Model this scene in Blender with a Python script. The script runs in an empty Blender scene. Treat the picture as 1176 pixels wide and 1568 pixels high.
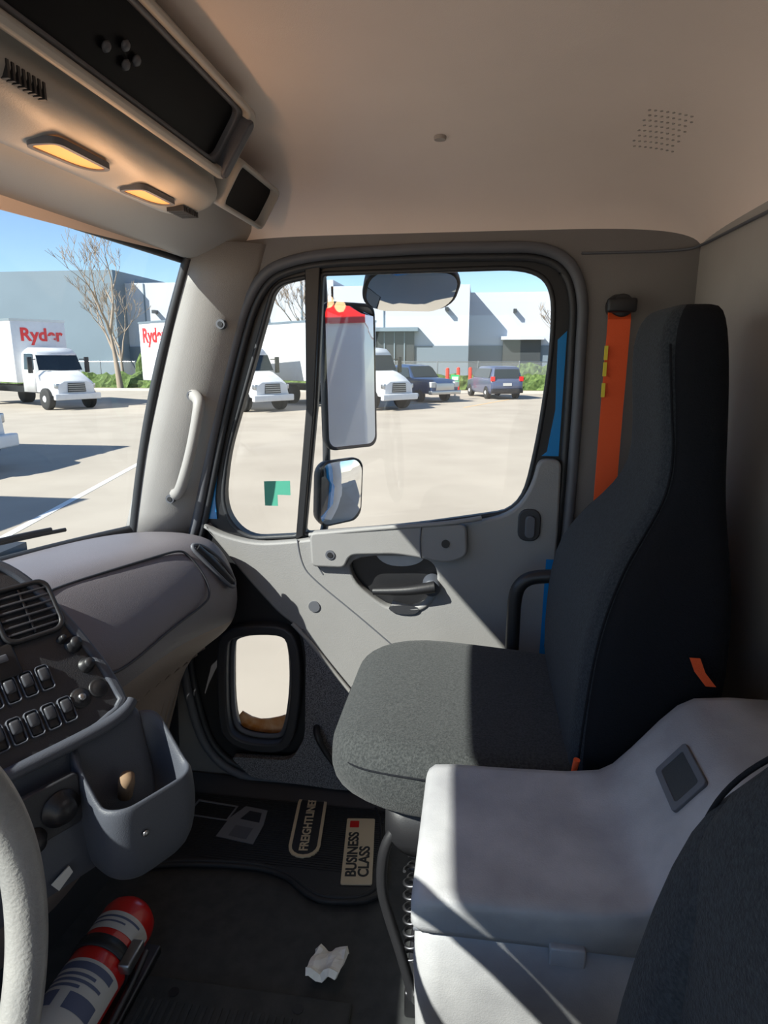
import bpy, bmesh, math, random
from mathutils import Vector, Matrix, noise
random.seed(4)
S=bpy.context.scene
COL=S.collection
S.view_settings.view_transform='Standard'
# ---------------------------------------------------------------- materials
def mat(name,col,rough=.6,metal=0,bump=0,bscale=300,var=0,vscale=6,col2=None,spec=.5,sheen=0,coat=0):
    m=bpy.data.materials.new(name);m.use_nodes=True
    nt=m.node_tree;N=nt.nodes;L=nt.links
    b=N['Principled BSDF']
    b.inputs['Base Color'].default_value=(*col,1);b.inputs['Roughness'].default_value=rough
    b.inputs['Metallic'].default_value=metal;b.inputs['Specular IOR Level'].default_value=spec
    b.inputs['Sheen Weight'].default_value=sheen;b.inputs['Coat Weight'].default_value=coat
    tc=N.new('ShaderNodeTexCoord')
    if var or col2:
        n=N.new('ShaderNodeTexNoise');n.inputs['Scale'].default_value=vscale;n.inputs['Detail'].default_value=6
        L.new(tc.outputs['Object'],n.inputs['Vector'])
        r=N.new('ShaderNodeValToRGB')
        c2=col2 if col2 else tuple(min(1,c*(1+var)) for c in col)
        c1=col if col2 else tuple(c*(1-var) for c in col)
        r.color_ramp.elements[0].color=(*c1,1);r.color_ramp.elements[1].color=(*c2,1)
        r.color_ramp.elements[0].position=.35;r.color_ramp.elements[1].position=.65
        L.new(n.outputs['Fac'],r.inputs['Fac']);L.new(r.outputs['Color'],b.inputs['Base Color'])
    if bump:
        n2=N.new('ShaderNodeTexNoise');n2.inputs['Scale'].default_value=bscale;n2.inputs['Detail'].default_value=3
        L.new(tc.outputs['Object'],n2.inputs['Vector'])
        bp=N.new('ShaderNodeBump');bp.inputs['Strength'].default_value=bump;bp.inputs['Distance'].default_value=.002
        L.new(n2.outputs['Fac'],bp.inputs['Height']);L.new(bp.outputs['Normal'],b.inputs['Normal'])
    return m
def glassmat(name,tint=(.93,.96,.95),refl=.05):
    m=bpy.data.materials.new(name);m.use_nodes=True
    nt=m.node_tree;N=nt.nodes;L=nt.links
    for n in list(N):N.remove(n)
    o=N.new('ShaderNodeOutputMaterial');t=N.new('ShaderNodeBsdfTransparent');g=N.new('ShaderNodeBsdfGlossy')
    t.inputs['Color'].default_value=(*tint,1);g.inputs['Roughness'].default_value=.02
    mx=N.new('ShaderNodeMixShader');mx.inputs[0].default_value=refl
    L.new(t.outputs[0],mx.inputs[1]);L.new(g.outputs[0],mx.inputs[2]);L.new(mx.outputs[0],o.inputs[0])
    return m
def emis(name,col,st):
    m=bpy.data.materials.new(name);m.use_nodes=True
    b=m.node_tree.nodes['Principled BSDF'];b.inputs['Base Color'].default_value=(col[0]*.3,col[1]*.3,col[2]*.3,1)
    b.inputs['Emission Color'].default_value=(*col,1);b.inputs['Emission Strength'].default_value=st
    return m
M={}
M['trim']=mat('trim_grey_plastic',(.30,.288,.275),.55,bump=.25,bscale=500,var=.04)
M['door']=mat('door_grey_plastic',(.255,.25,.245),.55,bump=.3,bscale=500,var=.04)
M['wallp']=mat('side_wall_vinyl',(.18,.168,.160),.6,bump=.25,bscale=500,var=.04)
M['back']=mat('back_wall_vinyl',(.38,.355,.325),.6,bump=.2,bscale=400,var=.04)
M['ceil']=mat('headliner_vinyl',(.86,.73,.64),.75,bump=.2,bscale=600,var=.03,vscale=3)
M['ohc']=mat('overhead_grey_plastic',(.42,.40,.365),.5,bump=.15,bscale=500)
M['dash']=mat('dash_plastic',(.165,.152,.165),.45,bump=.35,bscale=600,var=.05)
M['dashlow']=mat('lower_dash_plastic',(.065,.072,.09),.5,bump=.3,bscale=600)
M['knee']=mat('knee_panel',(.26,.205,.175),.6,bump=.2)
M['black']=mat('black_plastic',(.015,.015,.017),.45,bump=.1)
M['opening_shade']=mat('overhead_opening_shade',(.004,.004,.005),.5,spec=.1)  # flat near-black sheets stand in for the shade inside the overhead openings
M['rubber']=mat('rubber_seal',(.028,.03,.034),.5,bump=.1)
M['seal']=mat('grey_seal',(.10,.105,.12),.5)
M['dots']=mat('perforation',(.40,.35,.31),.7)
M['panel']=mat('switch_panel',(.032,.033,.038),.5,bump=.3,bscale=500)
M['switch']=mat('switch_plastic',(.05,.052,.06),.4)
M['cons']=mat('console_plastic',(.29,.29,.30),.42,bump=.2,bscale=500,col2=(.45,.45,.455),vscale=9)
M['fabric']=mat('seat_fabric',(.030,.033,.034),.95,bump=.8,bscale=420,col2=(.060,.064,.064),vscale=260,spec=.2,sheen=.1)
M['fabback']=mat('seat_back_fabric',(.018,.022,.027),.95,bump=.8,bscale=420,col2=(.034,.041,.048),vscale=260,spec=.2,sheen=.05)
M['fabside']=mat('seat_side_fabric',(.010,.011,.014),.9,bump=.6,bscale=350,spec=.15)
M['floor']=mat('floor_rubber',(.034,.037,.038),.75,bump=.5,bscale=90,col2=(.05,.052,.052),vscale=30)
M['mat']=mat('floor_mat_rubber',(.018,.019,.022),.6,bump=.3,bscale=200)
M['carpet']=mat('door_carpet',(.05,.05,.055),.95,bump=1,bscale=260,col2=(.26,.26,.27),vscale=320)
M['orange']=mat('orange_webbing',(.80,.10,.02),.7,bump=.3,bscale=700)
M['yellow']=mat('yellow_label',(.75,.6,.05),.6)
M['blue']=mat('blue_cab_paint',(.01,.22,.55),.25,coat=.5)
M['white']=mat('white_paint',(.66,.67,.69),.35,var=.03)
M['red']=mat('red_paint',(.60,.012,.010),.3,coat=.4)
M['label']=mat('paper_label',(.55,.54,.52),.6)
M['lblue']=mat('label_print',(.10,.12,.2),.6)
M['metal']=mat('metal',(.45,.45,.46),.35,1)
M['dmetal']=mat('dark_metal',(.12,.12,.13),.45,1)
M['wheel']=mat('wheel_leather',(.27,.265,.255),.38,bump=.35,bscale=300,col2=(.33,.325,.31),vscale=20)
M['gold']=mat('mat_print_gold',(.60,.50,.34),.7)
M['cork']=mat('cork_brown',(.22,.14,.08),.8)
M['grayp']=mat('mat_print_grey',(.17,.18,.20),.7)
M['asph']=mat('asphalt',(.37,.32,.262),.9,bump=.4,bscale=4,col2=(.425,.37,.305),vscale=.6)
M['curb']=mat('concrete',(.5,.47,.43),.9)
M['bwhite']=mat('building_white',(.50,.53,.60),.8,var=.03,vscale=.2)
M['bgrey']=mat('building_grey',(.17,.22,.265),.8,var=.05,vscale=.2)
M['bband']=mat('building_band',(.15,.19,.235),.8)
M['bdark']=mat('building_dark_glazing',(.05,.055,.06),.3)
M['hedge']=mat('hedge_leaves',(.04,.075,.015),.9,bump=1,bscale=6,col2=(.13,.19,.05),vscale=5)
M['grass']=mat('grass_verge',(.10,.13,.04),.9,col2=(.25,.20,.09),vscale=2)
M['bark']=mat('tree_bark',(.32,.25,.19),.9)
M['carb']=mat('dark_blue_car_paint',(.02,.05,.13),.3,coat=.5)
M['cars']=mat('slate_car_paint',(.07,.09,.16),.3,coat=.5)
M['carglass']=mat('car_glass',(.02,.03,.04),.08)
M['tyre']=mat('tyre',(.02,.02,.02),.8)
M['redl']=mat('red_lens',(.7,.02,.02),.3)
M['bred']=mat('bollard_red',(.80,.05,.03),.5)
M['green']=mat('green_sign',(.02,.45,.15),.5)
M['gstick']=mat('green_window_sticker',(.07,.34,.24),.5)
M['paper']=mat('paper_napkin',(.82,.80,.74),.8,var=.05,vscale=40)
M['glass']=glassmat('window_glass',(.95,.97,.96),.03)
M['wglass']=glassmat('windshield_glass',(.90,.96,.96),.04)
M['mirror']=mat('mirror_glass',(.9,.92,.93),.02,1)
M['lamp']=emis('dome_lamp_lens',(1,.36,.09),1.25)
M['paintw']=mat('painted_line_white',(.8,.8,.78),.8)
M['painty']=mat('painted_line_orange',(.65,.42,.22),.8)
M['rust']=mat('rusty_sill',(.60,.22,.04),.8,col2=(.75,.45,.25),vscale=30)
def chainmat():
    m=bpy.data.materials.new('chain_link');m.use_nodes=True
    b=m.node_tree.nodes['Principled BSDF'];b.inputs['Base Color'].default_value=(.35,.36,.37,1)
    b.inputs['Alpha'].default_value=.28
    return m
M['chain']=chainmat()
# ---------------------------------------------------------------- helpers
def empty(name,parent=None):
    e=bpy.data.objects.new(name,None);COL.objects.link(e)
    if parent:e.parent=parent
    return e
def addob(name,me,m,parent=None,smooth=False,sub=0,bev=0,ang=40,solid=0):
    ob=bpy.data.objects.new(name,me);COL.objects.link(ob)
    if m is not None:me.materials.append(M[m] if isinstance(m,str) else m)
    if parent:ob.parent=parent
    if smooth:
        for p in me.polygons:p.use_smooth=True
    if solid:
        md=ob.modifiers.new('s','SOLIDIFY');md.thickness=solid;md.offset=0
    if bev:
        md=ob.modifiers.new('b','BEVEL');md.width=bev;md.segments=3;md.limit_method='ANGLE';md.angle_limit=math.radians(ang)
    if sub:
        md=ob.modifiers.new('u','SUBSURF');md.levels=sub;md.render_levels=sub
    return ob
def mesh(name,V,F,m,parent=None,**k):
    me=bpy.data.meshes.new(name);me.from_pydata([tuple(v) for v in V],[],F);me.update()
    bm=bmesh.new();bm.from_mesh(me);bmesh.ops.recalc_face_normals(bm,faces=bm.faces);bm.to_mesh(me);bm.free()
    return addob(name,me,m,parent,**k)
def loft(name,rings,m,parent=None,closed=True,cap=True,smooth=True,**k):
    n=len(rings[0]);V=[v for r in rings for v in r];F=[]
    for i in range(len(rings)-1):
        for j in range(n if closed else n-1):
            a=i*n+j;b=i*n+(j+1)%n
            F.append((a,b,b+n,a+n))
    if cap and closed:
        F.append(tuple(range(n)));F.append(tuple((len(rings)-1)*n+j for j in range(n)))
    return mesh(name,V,F,m,parent,smooth=smooth,**k)
def box(name,x0,x1,y0,y1,z0,z1,m,parent=None,bev=0,mtx=None,**k):
    V=[Vector((x,y,z)) for x in(x0,x1) for y in(y0,y1) for z in(z0,z1)]
    if mtx is not None:V=[mtx@v for v in V]
    F=[(0,1,3,2),(4,6,7,5),(0,4,5,1),(2,3,7,6),(0,2,6,4),(1,5,7,3)]
    return mesh(name,V,F,m,parent,bev=bev,smooth=bev>0,**k)
def chaik(P,it=2):
    for _ in range(it):
        Q=[]
        for i in range(len(P)):
            a=P[i];b=P[(i+1)%len(P)]
            Q.append(tuple(a[j]*.75+b[j]*.25 for j in range(len(a))));Q.append(tuple(a[j]*.25+b[j]*.75 for j in range(len(a))))
        P=Q
    return P
def rp(P,n=6):
    """polygon (x,y,r) with rounded corners"""
    Q=[]
    for i in range(len(P)):
        c=Vector(P[i][:2]);a=Vector(P[i-1][:2]);b=Vector(P[(i+1)%len(P)][:2]);r=P[i][2]
        if r<=0:Q.append(tuple(c));continue
        ra=min(r,(a-c).length*.49);rb=min(r,(b-c).length*.49)
        s=c+(a-c).normalized()*ra;e=c+(b-c).normalized()*rb
        for k in range(n+1):
            t=k/n;Q.append(tuple(s*(1-t)**2+c*2*t*(1-t)+e*t*t))
    return Q
def XZ(y):return Matrix(((1,0,0,0),(0,0,-1,y),(0,1,0,0),(0,0,0,1)))
def XYm(z):return Matrix.Translation((0,0,z))
def plate(name,loops,mtx,th,m,parent=None,bev=0,smooth=False):
    cu=bpy.data.curves.new(name,'CURVE');cu.dimensions='2D';cu.fill_mode='BOTH';cu.extrude=max(th-bev,0);cu.bevel_depth=bev;cu.bevel_resolution=2
    if bev:cu.offset=-bev
    for P in loops:
        sp=cu.splines.new('POLY');sp.points.add(len(P)-1)
        for i,p in enumerate(P):sp.points[i].co=(p[0],p[1],0,1)
        sp.use_cyclic_u=True
    o=bpy.data.objects.new(name+'_tmp',cu);COL.objects.link(o)
    bpy.context.view_layer.update()
    me=bpy.data.meshes.new_from_object(o.evaluated_get(bpy.context.evaluated_depsgraph_get()))
    bpy.data.objects.remove(o);me.transform(mtx);me.materials.clear();me.name=name
    return addob(name,me,m,parent,smooth=smooth)
def tube(name,P,r,m,parent=None,cyc=False,smoothpath=True,res=6):
    cu=bpy.data.curves.new(name,'CURVE');cu.dimensions='3D';cu.bevel_depth=r;cu.bevel_resolution=res//2;cu.use_fill_caps=True
    sp=cu.splines.new('NURBS' if smoothpath else 'POLY');sp.points.add(len(P)-1)
    for i,p in enumerate(P):sp.points[i].co=(*p[:3],1);sp.points[i].radius=p[3] if len(p)>3 else 1
    sp.use_cyclic_u=cyc
    if smoothpath:sp.order_u=3;sp.use_endpoint_u=not cyc;sp.resolution_u=6
    o=bpy.data.objects.new(name+'_tmp',cu);COL.objects.link(o);bpy.context.view_layer.update()
    me=bpy.data.meshes.new_from_object(o.evaluated_get(bpy.context.evaluated_depsgraph_get()))
    bpy.data.objects.remove(o);me.materials.clear();me.name=name
    return addob(name,me,m,parent,smooth=True)
def cyl(name,p0,p1,r0,r1,m,parent=None,n=24,bev=0):
    p0=Vector(p0);p1=Vector(p1);d=(p1-p0).normalized();u=d.orthogonal().normalized();w=d.cross(u)
    R=[[p+(u*math.cos(t)+w*math.sin(t))*r for t in [2*math.pi*i/n for i in range(n)]] for p,r in((p0,r0),(p1,r1))]
    return loft(name,R,m,parent,bev=bev) if bev else loft(name,R,m,parent,smooth=False)
def lathe(name,p0,p1,prof,m,parent=None,n=28):
    p0=Vector(p0);p1=Vector(p1);d=(p1-p0).normalized();u=d.orthogonal().normalized();w=d.cross(u)
    R=[[p0+d*t+(u*math.cos(a)+w*math.sin(a))*max(r,.0005) for a in [2*math.pi*i/n for i in range(n)]] for t,r in prof]
    return loft(name,R,m,parent)
def text(name,s,size,mtx,m,parent=None,ext=.0004,align='CENTER',bold=0):
    cu=bpy.data.curves.new(name,'FONT');cu.body=s;cu.size=size;cu.extrude=ext;cu.align_x=align;cu.align_y='CENTER';cu.offset=bold
    o=bpy.data.objects.new(name+'_tmp',cu);COL.objects.link(o);bpy.context.view_layer.update()
    me=bpy.data.meshes.new_from_object(o.evaluated_get(bpy.context.evaluated_depsgraph_get()))
    bpy.data.objects.remove(o);me.transform(mtx);me.materials.clear();me.name=name
    return addob(name,me,m,parent)
def rr(cx,cy,hw,hh,r,n=4):
    r=min(r,hw*.999,hh*.999);P=[]
    for sx,sy,a0 in((1,1,0),(-1,1,90),(-1,-1,180),(1,-1,270)):
        for i in range(n+1):
            a=math.radians(a0+90*i/n);P.append((cx+sx*(hw-r)+r*math.cos(a),cy+sy*(hh-r)+r*math.sin(a)))
    return P
CY=.60
def xh(y):return -.80+(.115 if y>CY else .07)*((y-CY)/.95)**2      # windshield header x
def zh(y):return 1.475-.035*min(1.2,abs((y-CY)/.95))**2
def xb(y):return -1.15+.26*((y-CY)/.93)**2      # windshield base
# ---------------------------------------------------------------- shell
box('floor',-1.4,.50,-.45,1.66,-.06,0,'floor')
box('wall_front',-1.42,-1.28,-.45,1.66,-.06,.70,'rubber')
frc=rp([(-.715,.80,.03),(-.63,1.12,.2),(-.535,1.40,.12),(-.42,1.445,.1),(-.1,1.455,.1),(.16,1.452,.08),(.222,1.38,.08),(.225,1.1,.1),(.222,.85,.1),(.20,.35,.2),(.15,.045,.12),(-.2,.045,.1),(-.72,.045,.16),(-.79,.35,.2),(-.775,.62,.15)],8)
wo=[(-1.42,-.3),(.50,-.3),(.50,1.56),(-.58,1.56),(-.64,1.50),(-.70,1.44),(-.93,.77),(-.96,.70),(-1.42,.66)]
wallp=plate('wall_passenger',[wo,frc],XZ(1.605),.012,'wallp')
plate('outer_skin',[wo,frc],XZ(1.65),.03,'blue',wallp)
plate('kick_panel',[rp([(-1.27,.0,0),(-.83,.0,.03),(-.815,.35,.1),(-.80,.62,.03),(-1.27,.62,0)])],XZ(1.590),.004,'rubber',wallp)
wd=[(.24,-.3),(.50,-.3),(.50,1.56),(-.60,1.56),(-.66,1.50),(-.50,1.44),(.16,1.44),(.22,1.36)]
plate('wall_driver',[wd],XZ(-.40),.012,'trim')
box('wall_back',.47,.52,-.45,1.66,-.3,1.56,'back')
V=[];F=[];nx,ny=60,60
for j in range(ny+1):
    sy=-1+2*j/ny;sy=math.copysign(1-(1-abs(sy))**1.5,sy);yy=CY+sy*1.0
    x0=xh(yy)+.02;x1=.472
    for i in range(nx+1):
        s=-1+2*i/nx;s=math.copysign(1-(1-abs(s))**1.5,s)
        x=(x0+x1)/2+s*(x1-x0)/2
        z=1.448+.204*max(0,(1-abs(sy)**5)*(1-abs(s)**6))**.42
        V.append((x,yy,z))
for j in range(ny):
    for i in range(nx):
        a=j*(nx+1)+i;F.append((a,a+1,a+nx+2,a+nx+1))
mesh('ceiling',V,F,'ceil',smooth=True)
R=[]
for j in range(21):
    y=-.46+2.12*j/20
    R.append([(xh(y)-.012,y,zh(y)+.005),(xh(y)-.005,y,1.52),(xh(y)+.05,y,1.68),(xh(y)+.2,y,1.75),(.3,y,1.76),(.54,y,1.72),(.54,y,1.45)])
loft('roof_shell',R,'blue',closed=False)
R=[]
for j in range(41):
    y=-.40+2.0*j/40;z0=zh(y)
    f=1-.45*max(0,min(1,(abs(y-CY)-.62)/.30))
    R.append([(xh(y)-.006,y,1.52),(xh(y)-.004,y,z0+.002),(xh(y)+.02,y,z0+.001),(xh(y)+.06,y,z0+.008+.006*(1-f))]+[(xh(y)+.06+d*f,y,z) for d,z in((.07,1.478),(.12,1.490),(.16,1.52),(.19,1.57),(.21,1.66))])
loft('trim_header',R,'ohc',closed=False,sub=1)
R=[]
for j in range(25):
    y=-.34+1.88*j/24
    R.append([(xb(y)*(1-t)+xh(y)*t-.02*math.sin(math.pi*t),y,.77*(1-t)+(zh(y)+.004)*t) for t in [i/8 for i in range(9)]])
ws=loft('window_windshield',R,'wglass',closed=False)
tube('gasket_top',[(xh(y)-.004,y,zh(y)) for y in [-.3+1.84*i/20 for i in range(21)]],.007,'rubber',ws)
for k,yy in((0,1.535),(1,-.335)):
    tube('gasket_side_%d'%k,[(xb(yy)*(1-t)+xh(yy)*t-.02*math.sin(math.pi*t)+.012,yy,.77*(1-t)+1.445*t) for t in [i/8 for i in range(9)]],.012,'rubber',ws)
tube('gasket_bottom',[(xb(y)+.01,y,.785) for y in [-.3+1.84*i/20 for i in range(21)]],.012,'rubber',ws)
wi=empty('windshield_wiper')
tube('arm',[(-1.14,.95,.80),(-1.10,1.15,.83),(-1.01,1.40,.815)],.006,'black',wi)
tube('blade',[(-1.17,.75,.815),(-1.13,1.1,.825),(-1.00,1.44,.805)],.005,'black',wi)
def pillar(name,mir):
    g=empty(name)
    R=[]
    for i in range(9):
        t=i/8
        z=.74+.74*t
        xw=-.915+.235*t; xd=-.745+.24*t
        pts=[(xw-.015,1.60),(xw,1.545),(xw+.02,1.530),(xw+.06,1.528),(xd-.05,1.545),(xd-.01,1.58),(xd+.005,1.60),(xd-.05,1.64)]
        if mir:pts=[(x,1.2-y) for x,y in pts]
        R.append([(x,y,z) for x,y in pts])
    loft('cover',R,'trim',g)
    f=(lambda y:1.2-y) if mir else (lambda y:y)
    for k,(x,z) in enumerate([(-.605,1.297),(-.69,1.13),(-.765,.87)]):
        cyl('screw_%d'%k,(x,f(1.545),z),(x,f(1.530),z),.012,.011,'seal',g)
        cyl('screw_in_%d'%k,(x,f(1.532),z),(x,f(1.528),z),.006,.006,'black',g)
    tube('grab_handle',[(-.69,f(1.545),1.13,1.1),(-.666,f(1.522),1.125),(-.66,f(1.505),1.10,.95),(-.684,f(1.50),1.0,.9),(-.714,f(1.505),.92,.95),(-.737,f(1.522),.885),(-.755,f(1.545),.88,1.1)],.0145,'trim',g)
    return g
pillar('a_pillar_trim',False);pillar('a_pillar_trim',True)
tube('trim_seam_back',[(.466,-.3,1.455),(.466,.6,1.455),(.466,1.45,1.455),(.462,1.55,1.452),(.44,1.59,1.447),(.30,1.592,1.446),(.22,1.592,1.446)],.003,'seal')
cyl('ceiling_clip',(-.085,1.37,1.634),(-.085,1.37,1.622),.014,.011,'dots')
g=empty('ceiling_speaker_grille')
def cz(x,y):
    sy=abs((y-CY)/1.0);x0=xh(y)+.02;c=(x0+.472)/2;h=(.472-x0)/2;s=abs((x-c)/h)
    return 1.448+.204*max(0,(1-sy**5)*(1-s**6))**.42
for i in range(8):
    for j in range(8):
        x=.275+.010*i+.005*(j%2);y=1.29+.018*j
        z=cz(x,y)
        cyl('hole_%d_%d'%(i,j),(x,y,z+.001),(x,y,z-.0012),.0026,.0026,'dots',g,n=8)
# ---------------------------------------------------------------- passenger door
door=empty('door_1')
vent=rp([(-.492,1.392,.035),(-.408,1.408,.008),(-.415,1.1,0),(-.452,.765,.012),(-.60,.752,.05),(-.66,.83,.07),(-.635,.98,.05),(-.572,1.16,.1)])
main=rp([(-.375,1.414,.012),(.11,1.420,.07),(.168,1.375,.07),(.168,1.22,.06),(.150,1.03,.08),(.118,.852,.11),(.0,.830,.1),(-.17,.80,.1),(-.438,.770,.012),(-.398,1.1,0)])
peep=chaik([(-.655,.44),(-.64,.485),(-.51,.50),(-.478,.48),(-.475,.34),(-.50,.19),(-.53,.165),(-.64,.17),(-.665,.22)],2)
def off(P,d):
    Q=[];n=len(P)
    A=sum(P[i][0]*P[(i+1)%n][1]-P[(i+1)%n][0]*P[i][1] for i in range(n))
    sg=1 if A>0 else -1
    for i in range(n):
        a=Vector(P[i-1][:2]);b=Vector(P[(i+1)%n][:2]);t=(b-a).normalized();nn=Vector((t.y,-t.x))*sg
        Q.append(tuple(Vector(P[i][:2])+nn*d))
    return Q
dout=off(frc,-.014)
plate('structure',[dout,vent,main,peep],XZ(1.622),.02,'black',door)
pan=rp([(-.705,.80,.02),(-.66,.772,.04),(-.56,.748,.05),(-.44,.762,.03),(-.30,.785,.05),(-.17,.798,.05),(.02,.828,.05),(.10,.855,.04),(.138,.92,.04),(.150,.985,.02),(.203,.985,.02),(.205,.80,.05),(.195,.4,.1),(.16,.07,.05),(-.25,.07,.05),(-.335,.30,.05),(-.335,.36,.04),(-.44,.515,.03),(-.50,.555,.03),(-.585,.650,.05),(-.650,.735,.03)],4)  # forward edge cut along the dash shadow, so the black structure reads as shade
rec=chaik([(-.315,.725),(-.30,.66),(-.25,.615),(-.2,.585),(-.12,.60),(-.085,.65),(-.085,.71),(-.13,.735)],2)
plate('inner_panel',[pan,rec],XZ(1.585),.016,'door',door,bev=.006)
plate('pull_recess_back',[off(rec,.01)],XZ(1.610),.004,'door',door)
plate('armrest_plate',[rp([(-.408,.79,.015),(-.15,.818,.05),(-.015,.825,.02),(-.010,.745,.02),(-.06,.722,.03),(-.13,.735,.02),(-.19,.742,.02),(-.305,.735,.02),(-.318,.70,.015),(-.405,.70,.015)])],XZ(1.563),.015,'door',door,bev=.006)
tube('armrest_joint',[(-.125,1.547,.818),(-.13,1.547,.78),(-.125,1.547,.737)],.002,'seal',door)
tube('window_switch_lip',[(-.41,1.555,.782),(-.2,1.55,.812),(-.04,1.55,.828),(.02,1.562,.84)],.006,'door',door)
cyl('bolt_1',(-.355,1.555,.735),(-.355,1.545,.735),.013,.012,'seal',door)
cyl('bolt_1_in',(-.355,1.549,.735),(-.355,1.543,.735),.007,.007,'black',door)
cyl('bolt_2',(-.065,1.554,.775),(-.065,1.545,.775),.011,.010,'black',door)
plate('pull_cup',[chaik([(-.255,.735),(-.115,.738),(-.125,.71),(-.17,.695),(-.225,.70)],2)],XZ(1.600),.004,'cons',door)
cyl('lever_pivot',(-.098,1.60,.655),(-.098,1.553,.655),.026,.022,'dashlow',door,bev=.004)
tube('lever',[(-.09,1.548,.662,1),(-.13,1.543,.655,.9),(-.18,1.543,.648,.75),(-.245,1.548,.643,.65)],.015,'black',door)
tube('lower_rim',[(-.20,1.577,.602),(-.15,1.572,.585),(-.10,1.575,.61),(-.08,1.577,.66)],.010,'door',door)
plate('pull_lower_slot',[chaik([(-.215,.600),(-.125,.603),(-.135,.578),(-.195,.578)],2)],XZ(1.5665),.003,'panel',door)
cyl('round_cap',(-.405,1.572,.585),(-.405,1.566,.585),.016,.015,'seal',door)
tube('crease_1',[(-.445,1.569,.765),(-.44,1.569,.70),(-.40,1.569,.655),(-.30,1.569,.575),(-.235,1.569,.52),(-.20,1.569,.49)],.002,'seal',door)
tube('crease_2',[(-.41,1.569,.77),(-.405,1.569,.71),(-.38,1.569,.675)],.002,'seal',door)
plate('latch_bezel',[rr(.135,.825,.027,.040,.022)],XZ(1.568),.005,'panel',door,bev=.003)
plate('latch_paddle',[rr(.137,.822,.012,.028,.011)],XZ(1.561),.006,'seal',door,bev=.003)
pf=off(peep,.028)
plate('peep_window_bezel',[pf,peep],XZ(1.587),.022,'panel',door,bev=.006)
plate('peep_glass',[off(peep,.004)],XZ(1.632),.002,'glass',door)
tube('peep_gasket',[(p[0],1.60,p[1]) for p in off(peep,-.004)[::2]],.007,'seal',door,cyc=True)
plate('peep_sill_rust',[chaik([(-.655,.235),(-.60,.205),(-.55,.212),(-.49,.235),(-.505,.17),(-.55,.155),(-.64,.155)],1)],XZ(1.628),.003,'rust',door)
plate('carpet_panel',[rp([(-.440,.525,.01),(-.335,.375,.02),(-.30,.33,.02),(-.25,.05,.02),(-.35,.045,.02),(-.60,.06,.02),(-.66,.12,.02),(-.48,.125,.03),(-.44,.20,.03),(-.430,.45,.03)])],XZ(1.573),.010,'carpet',door)
tube('carpet_edge',[(-.465,1.566,.535),(-.42,1.564,.490),(-.34,1.562,.385),(-.29,1.563,.325)],.006,'trim',door)
tube('window_crank_cable',[(-.405,1.56,.235,1),(-.40,1.53,.24,1),(-.38,1.53,.19,.8),(-.345,1.53,.14,.7),(-.33,1.54,.10,.7)],.010,'black',door)
plate('divider_bar',[[(-.412,1.43),(-.374,1.43),(-.397,1.1),(-.435,.77),(-.455,.76),(-.418,1.1)]],XZ(1.605),.018,'black',door,bev=.003)
plate('blue_jamb_rear',[[(.180,1.26),(.200,1.28),(.198,.99),(.158,.99),(.170,1.0),(.184,1.10)]],XZ(1.600),.003,'blue',door)
plate('blue_jamb_front',[[(-.690,.93),(-.660,1.05),(-.653,1.0),(-.672,.86),(-.670,.805),(-.705,.805)]],XZ(1.600),.003,'blue',door)
plate('blue_jamb_low',[[(.180,.74),(.198,.74),(.192,.42),(.176,.42)]],XZ(1.568),.003,'blue',door)
for nm,P in(('window_1',main),('window_2',vent)):
    w_=plate(nm,[off(P,.006)],XZ(1.63),.002,'glass')
    tube('gasket',[(p[0],1.603,p[1]) for p in P],.006,'rubber',w_,cyc=True,smoothpath=False)
tube('seal_outer',[(p[0],1.588,p[1]) for p in off(frc,.008)],.013,'seal',wallp,cyc=True,smoothpath=False)
tube('seal_inner',[(p[0],1.593,p[1]) for p in off(frc,-.012)],.009,'rubber',wallp,cyc=True,smoothpath=False)
plate('window_sticker',[[(-.545,.905),(-.545,.84),(-.51,.84),(-.51,.87),(-.475,.87),(-.475,.908)]],XZ(1.622),.0006,'gstick')
# ---------------------------------------------------------------- overhead console
oc=empty('overhead_storage_console')
def ocs(y):
    k=min(1,(1.2-y))
    return [(-.405,y,1.70),(-.409,y,1.625),(-.420,y,1.605),(-.467,y,1.540),(-.472,y,1.525),(-.462,y,1.508),(-.466,y,1.487),(-.49,y,1.472),(-.54-.02*k,y,1.464),(-.60-.04*k,y,1.472),(-.60-.04*k,y,1.70)]
ys=[-.2,0,.2,.4,.6,.8,1.0,1.12,1.18,1.20]
R=[ocs(y) for y in ys]
R.append([(x-.01*(1 if x>-.5 else 0),1.215,1.70 if z>1.69 else z+.012) for x,y,z in R[-1]])
loft('body',R,'ohc',oc,sub=1)
p0=Vector((-.4100,0,1.626));p1=Vector((-.4665,0,1.541));w=(p0-p1).normalized();nrm=Vector((w.z,0,-w.x))
Mf=Matrix(((0,w.x,nrm.x,p1.x),(1,0,0,0),(0,w.z,nrm.z,p1.z),(0,0,0,1)))
L_=(p0-p1).length
def facepl(nm,loops,o,th,m,bev=0):
    return plate(nm,loops,Mf@Matrix.Translation((0,0,o)),th,m,oc,bev=bev)
inner=rr(.82,L_*.52,.325,L_*.40,.015)
facepl('bezel_outer',[rr(.82,L_*.5,.375,L_*.60,.03),rr(.82,L_*.52,.345,L_*.47,.02)],.014,.016,'ohc',.005)
facepl('bezel_inner',[rr(.82,L_*.52,.345,L_*.47,.02),inner],.008,.010,'seal',.003)
facepl('opening_shade',[rr(.82,L_*.52,.335,L_*.42,.015)],.006,.002,'opening_shade')
facepl('end_trim',[rr(1.168,L_*.45,.012,L_*.50,.012)],.024,.012,'dashlow',.004)
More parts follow.
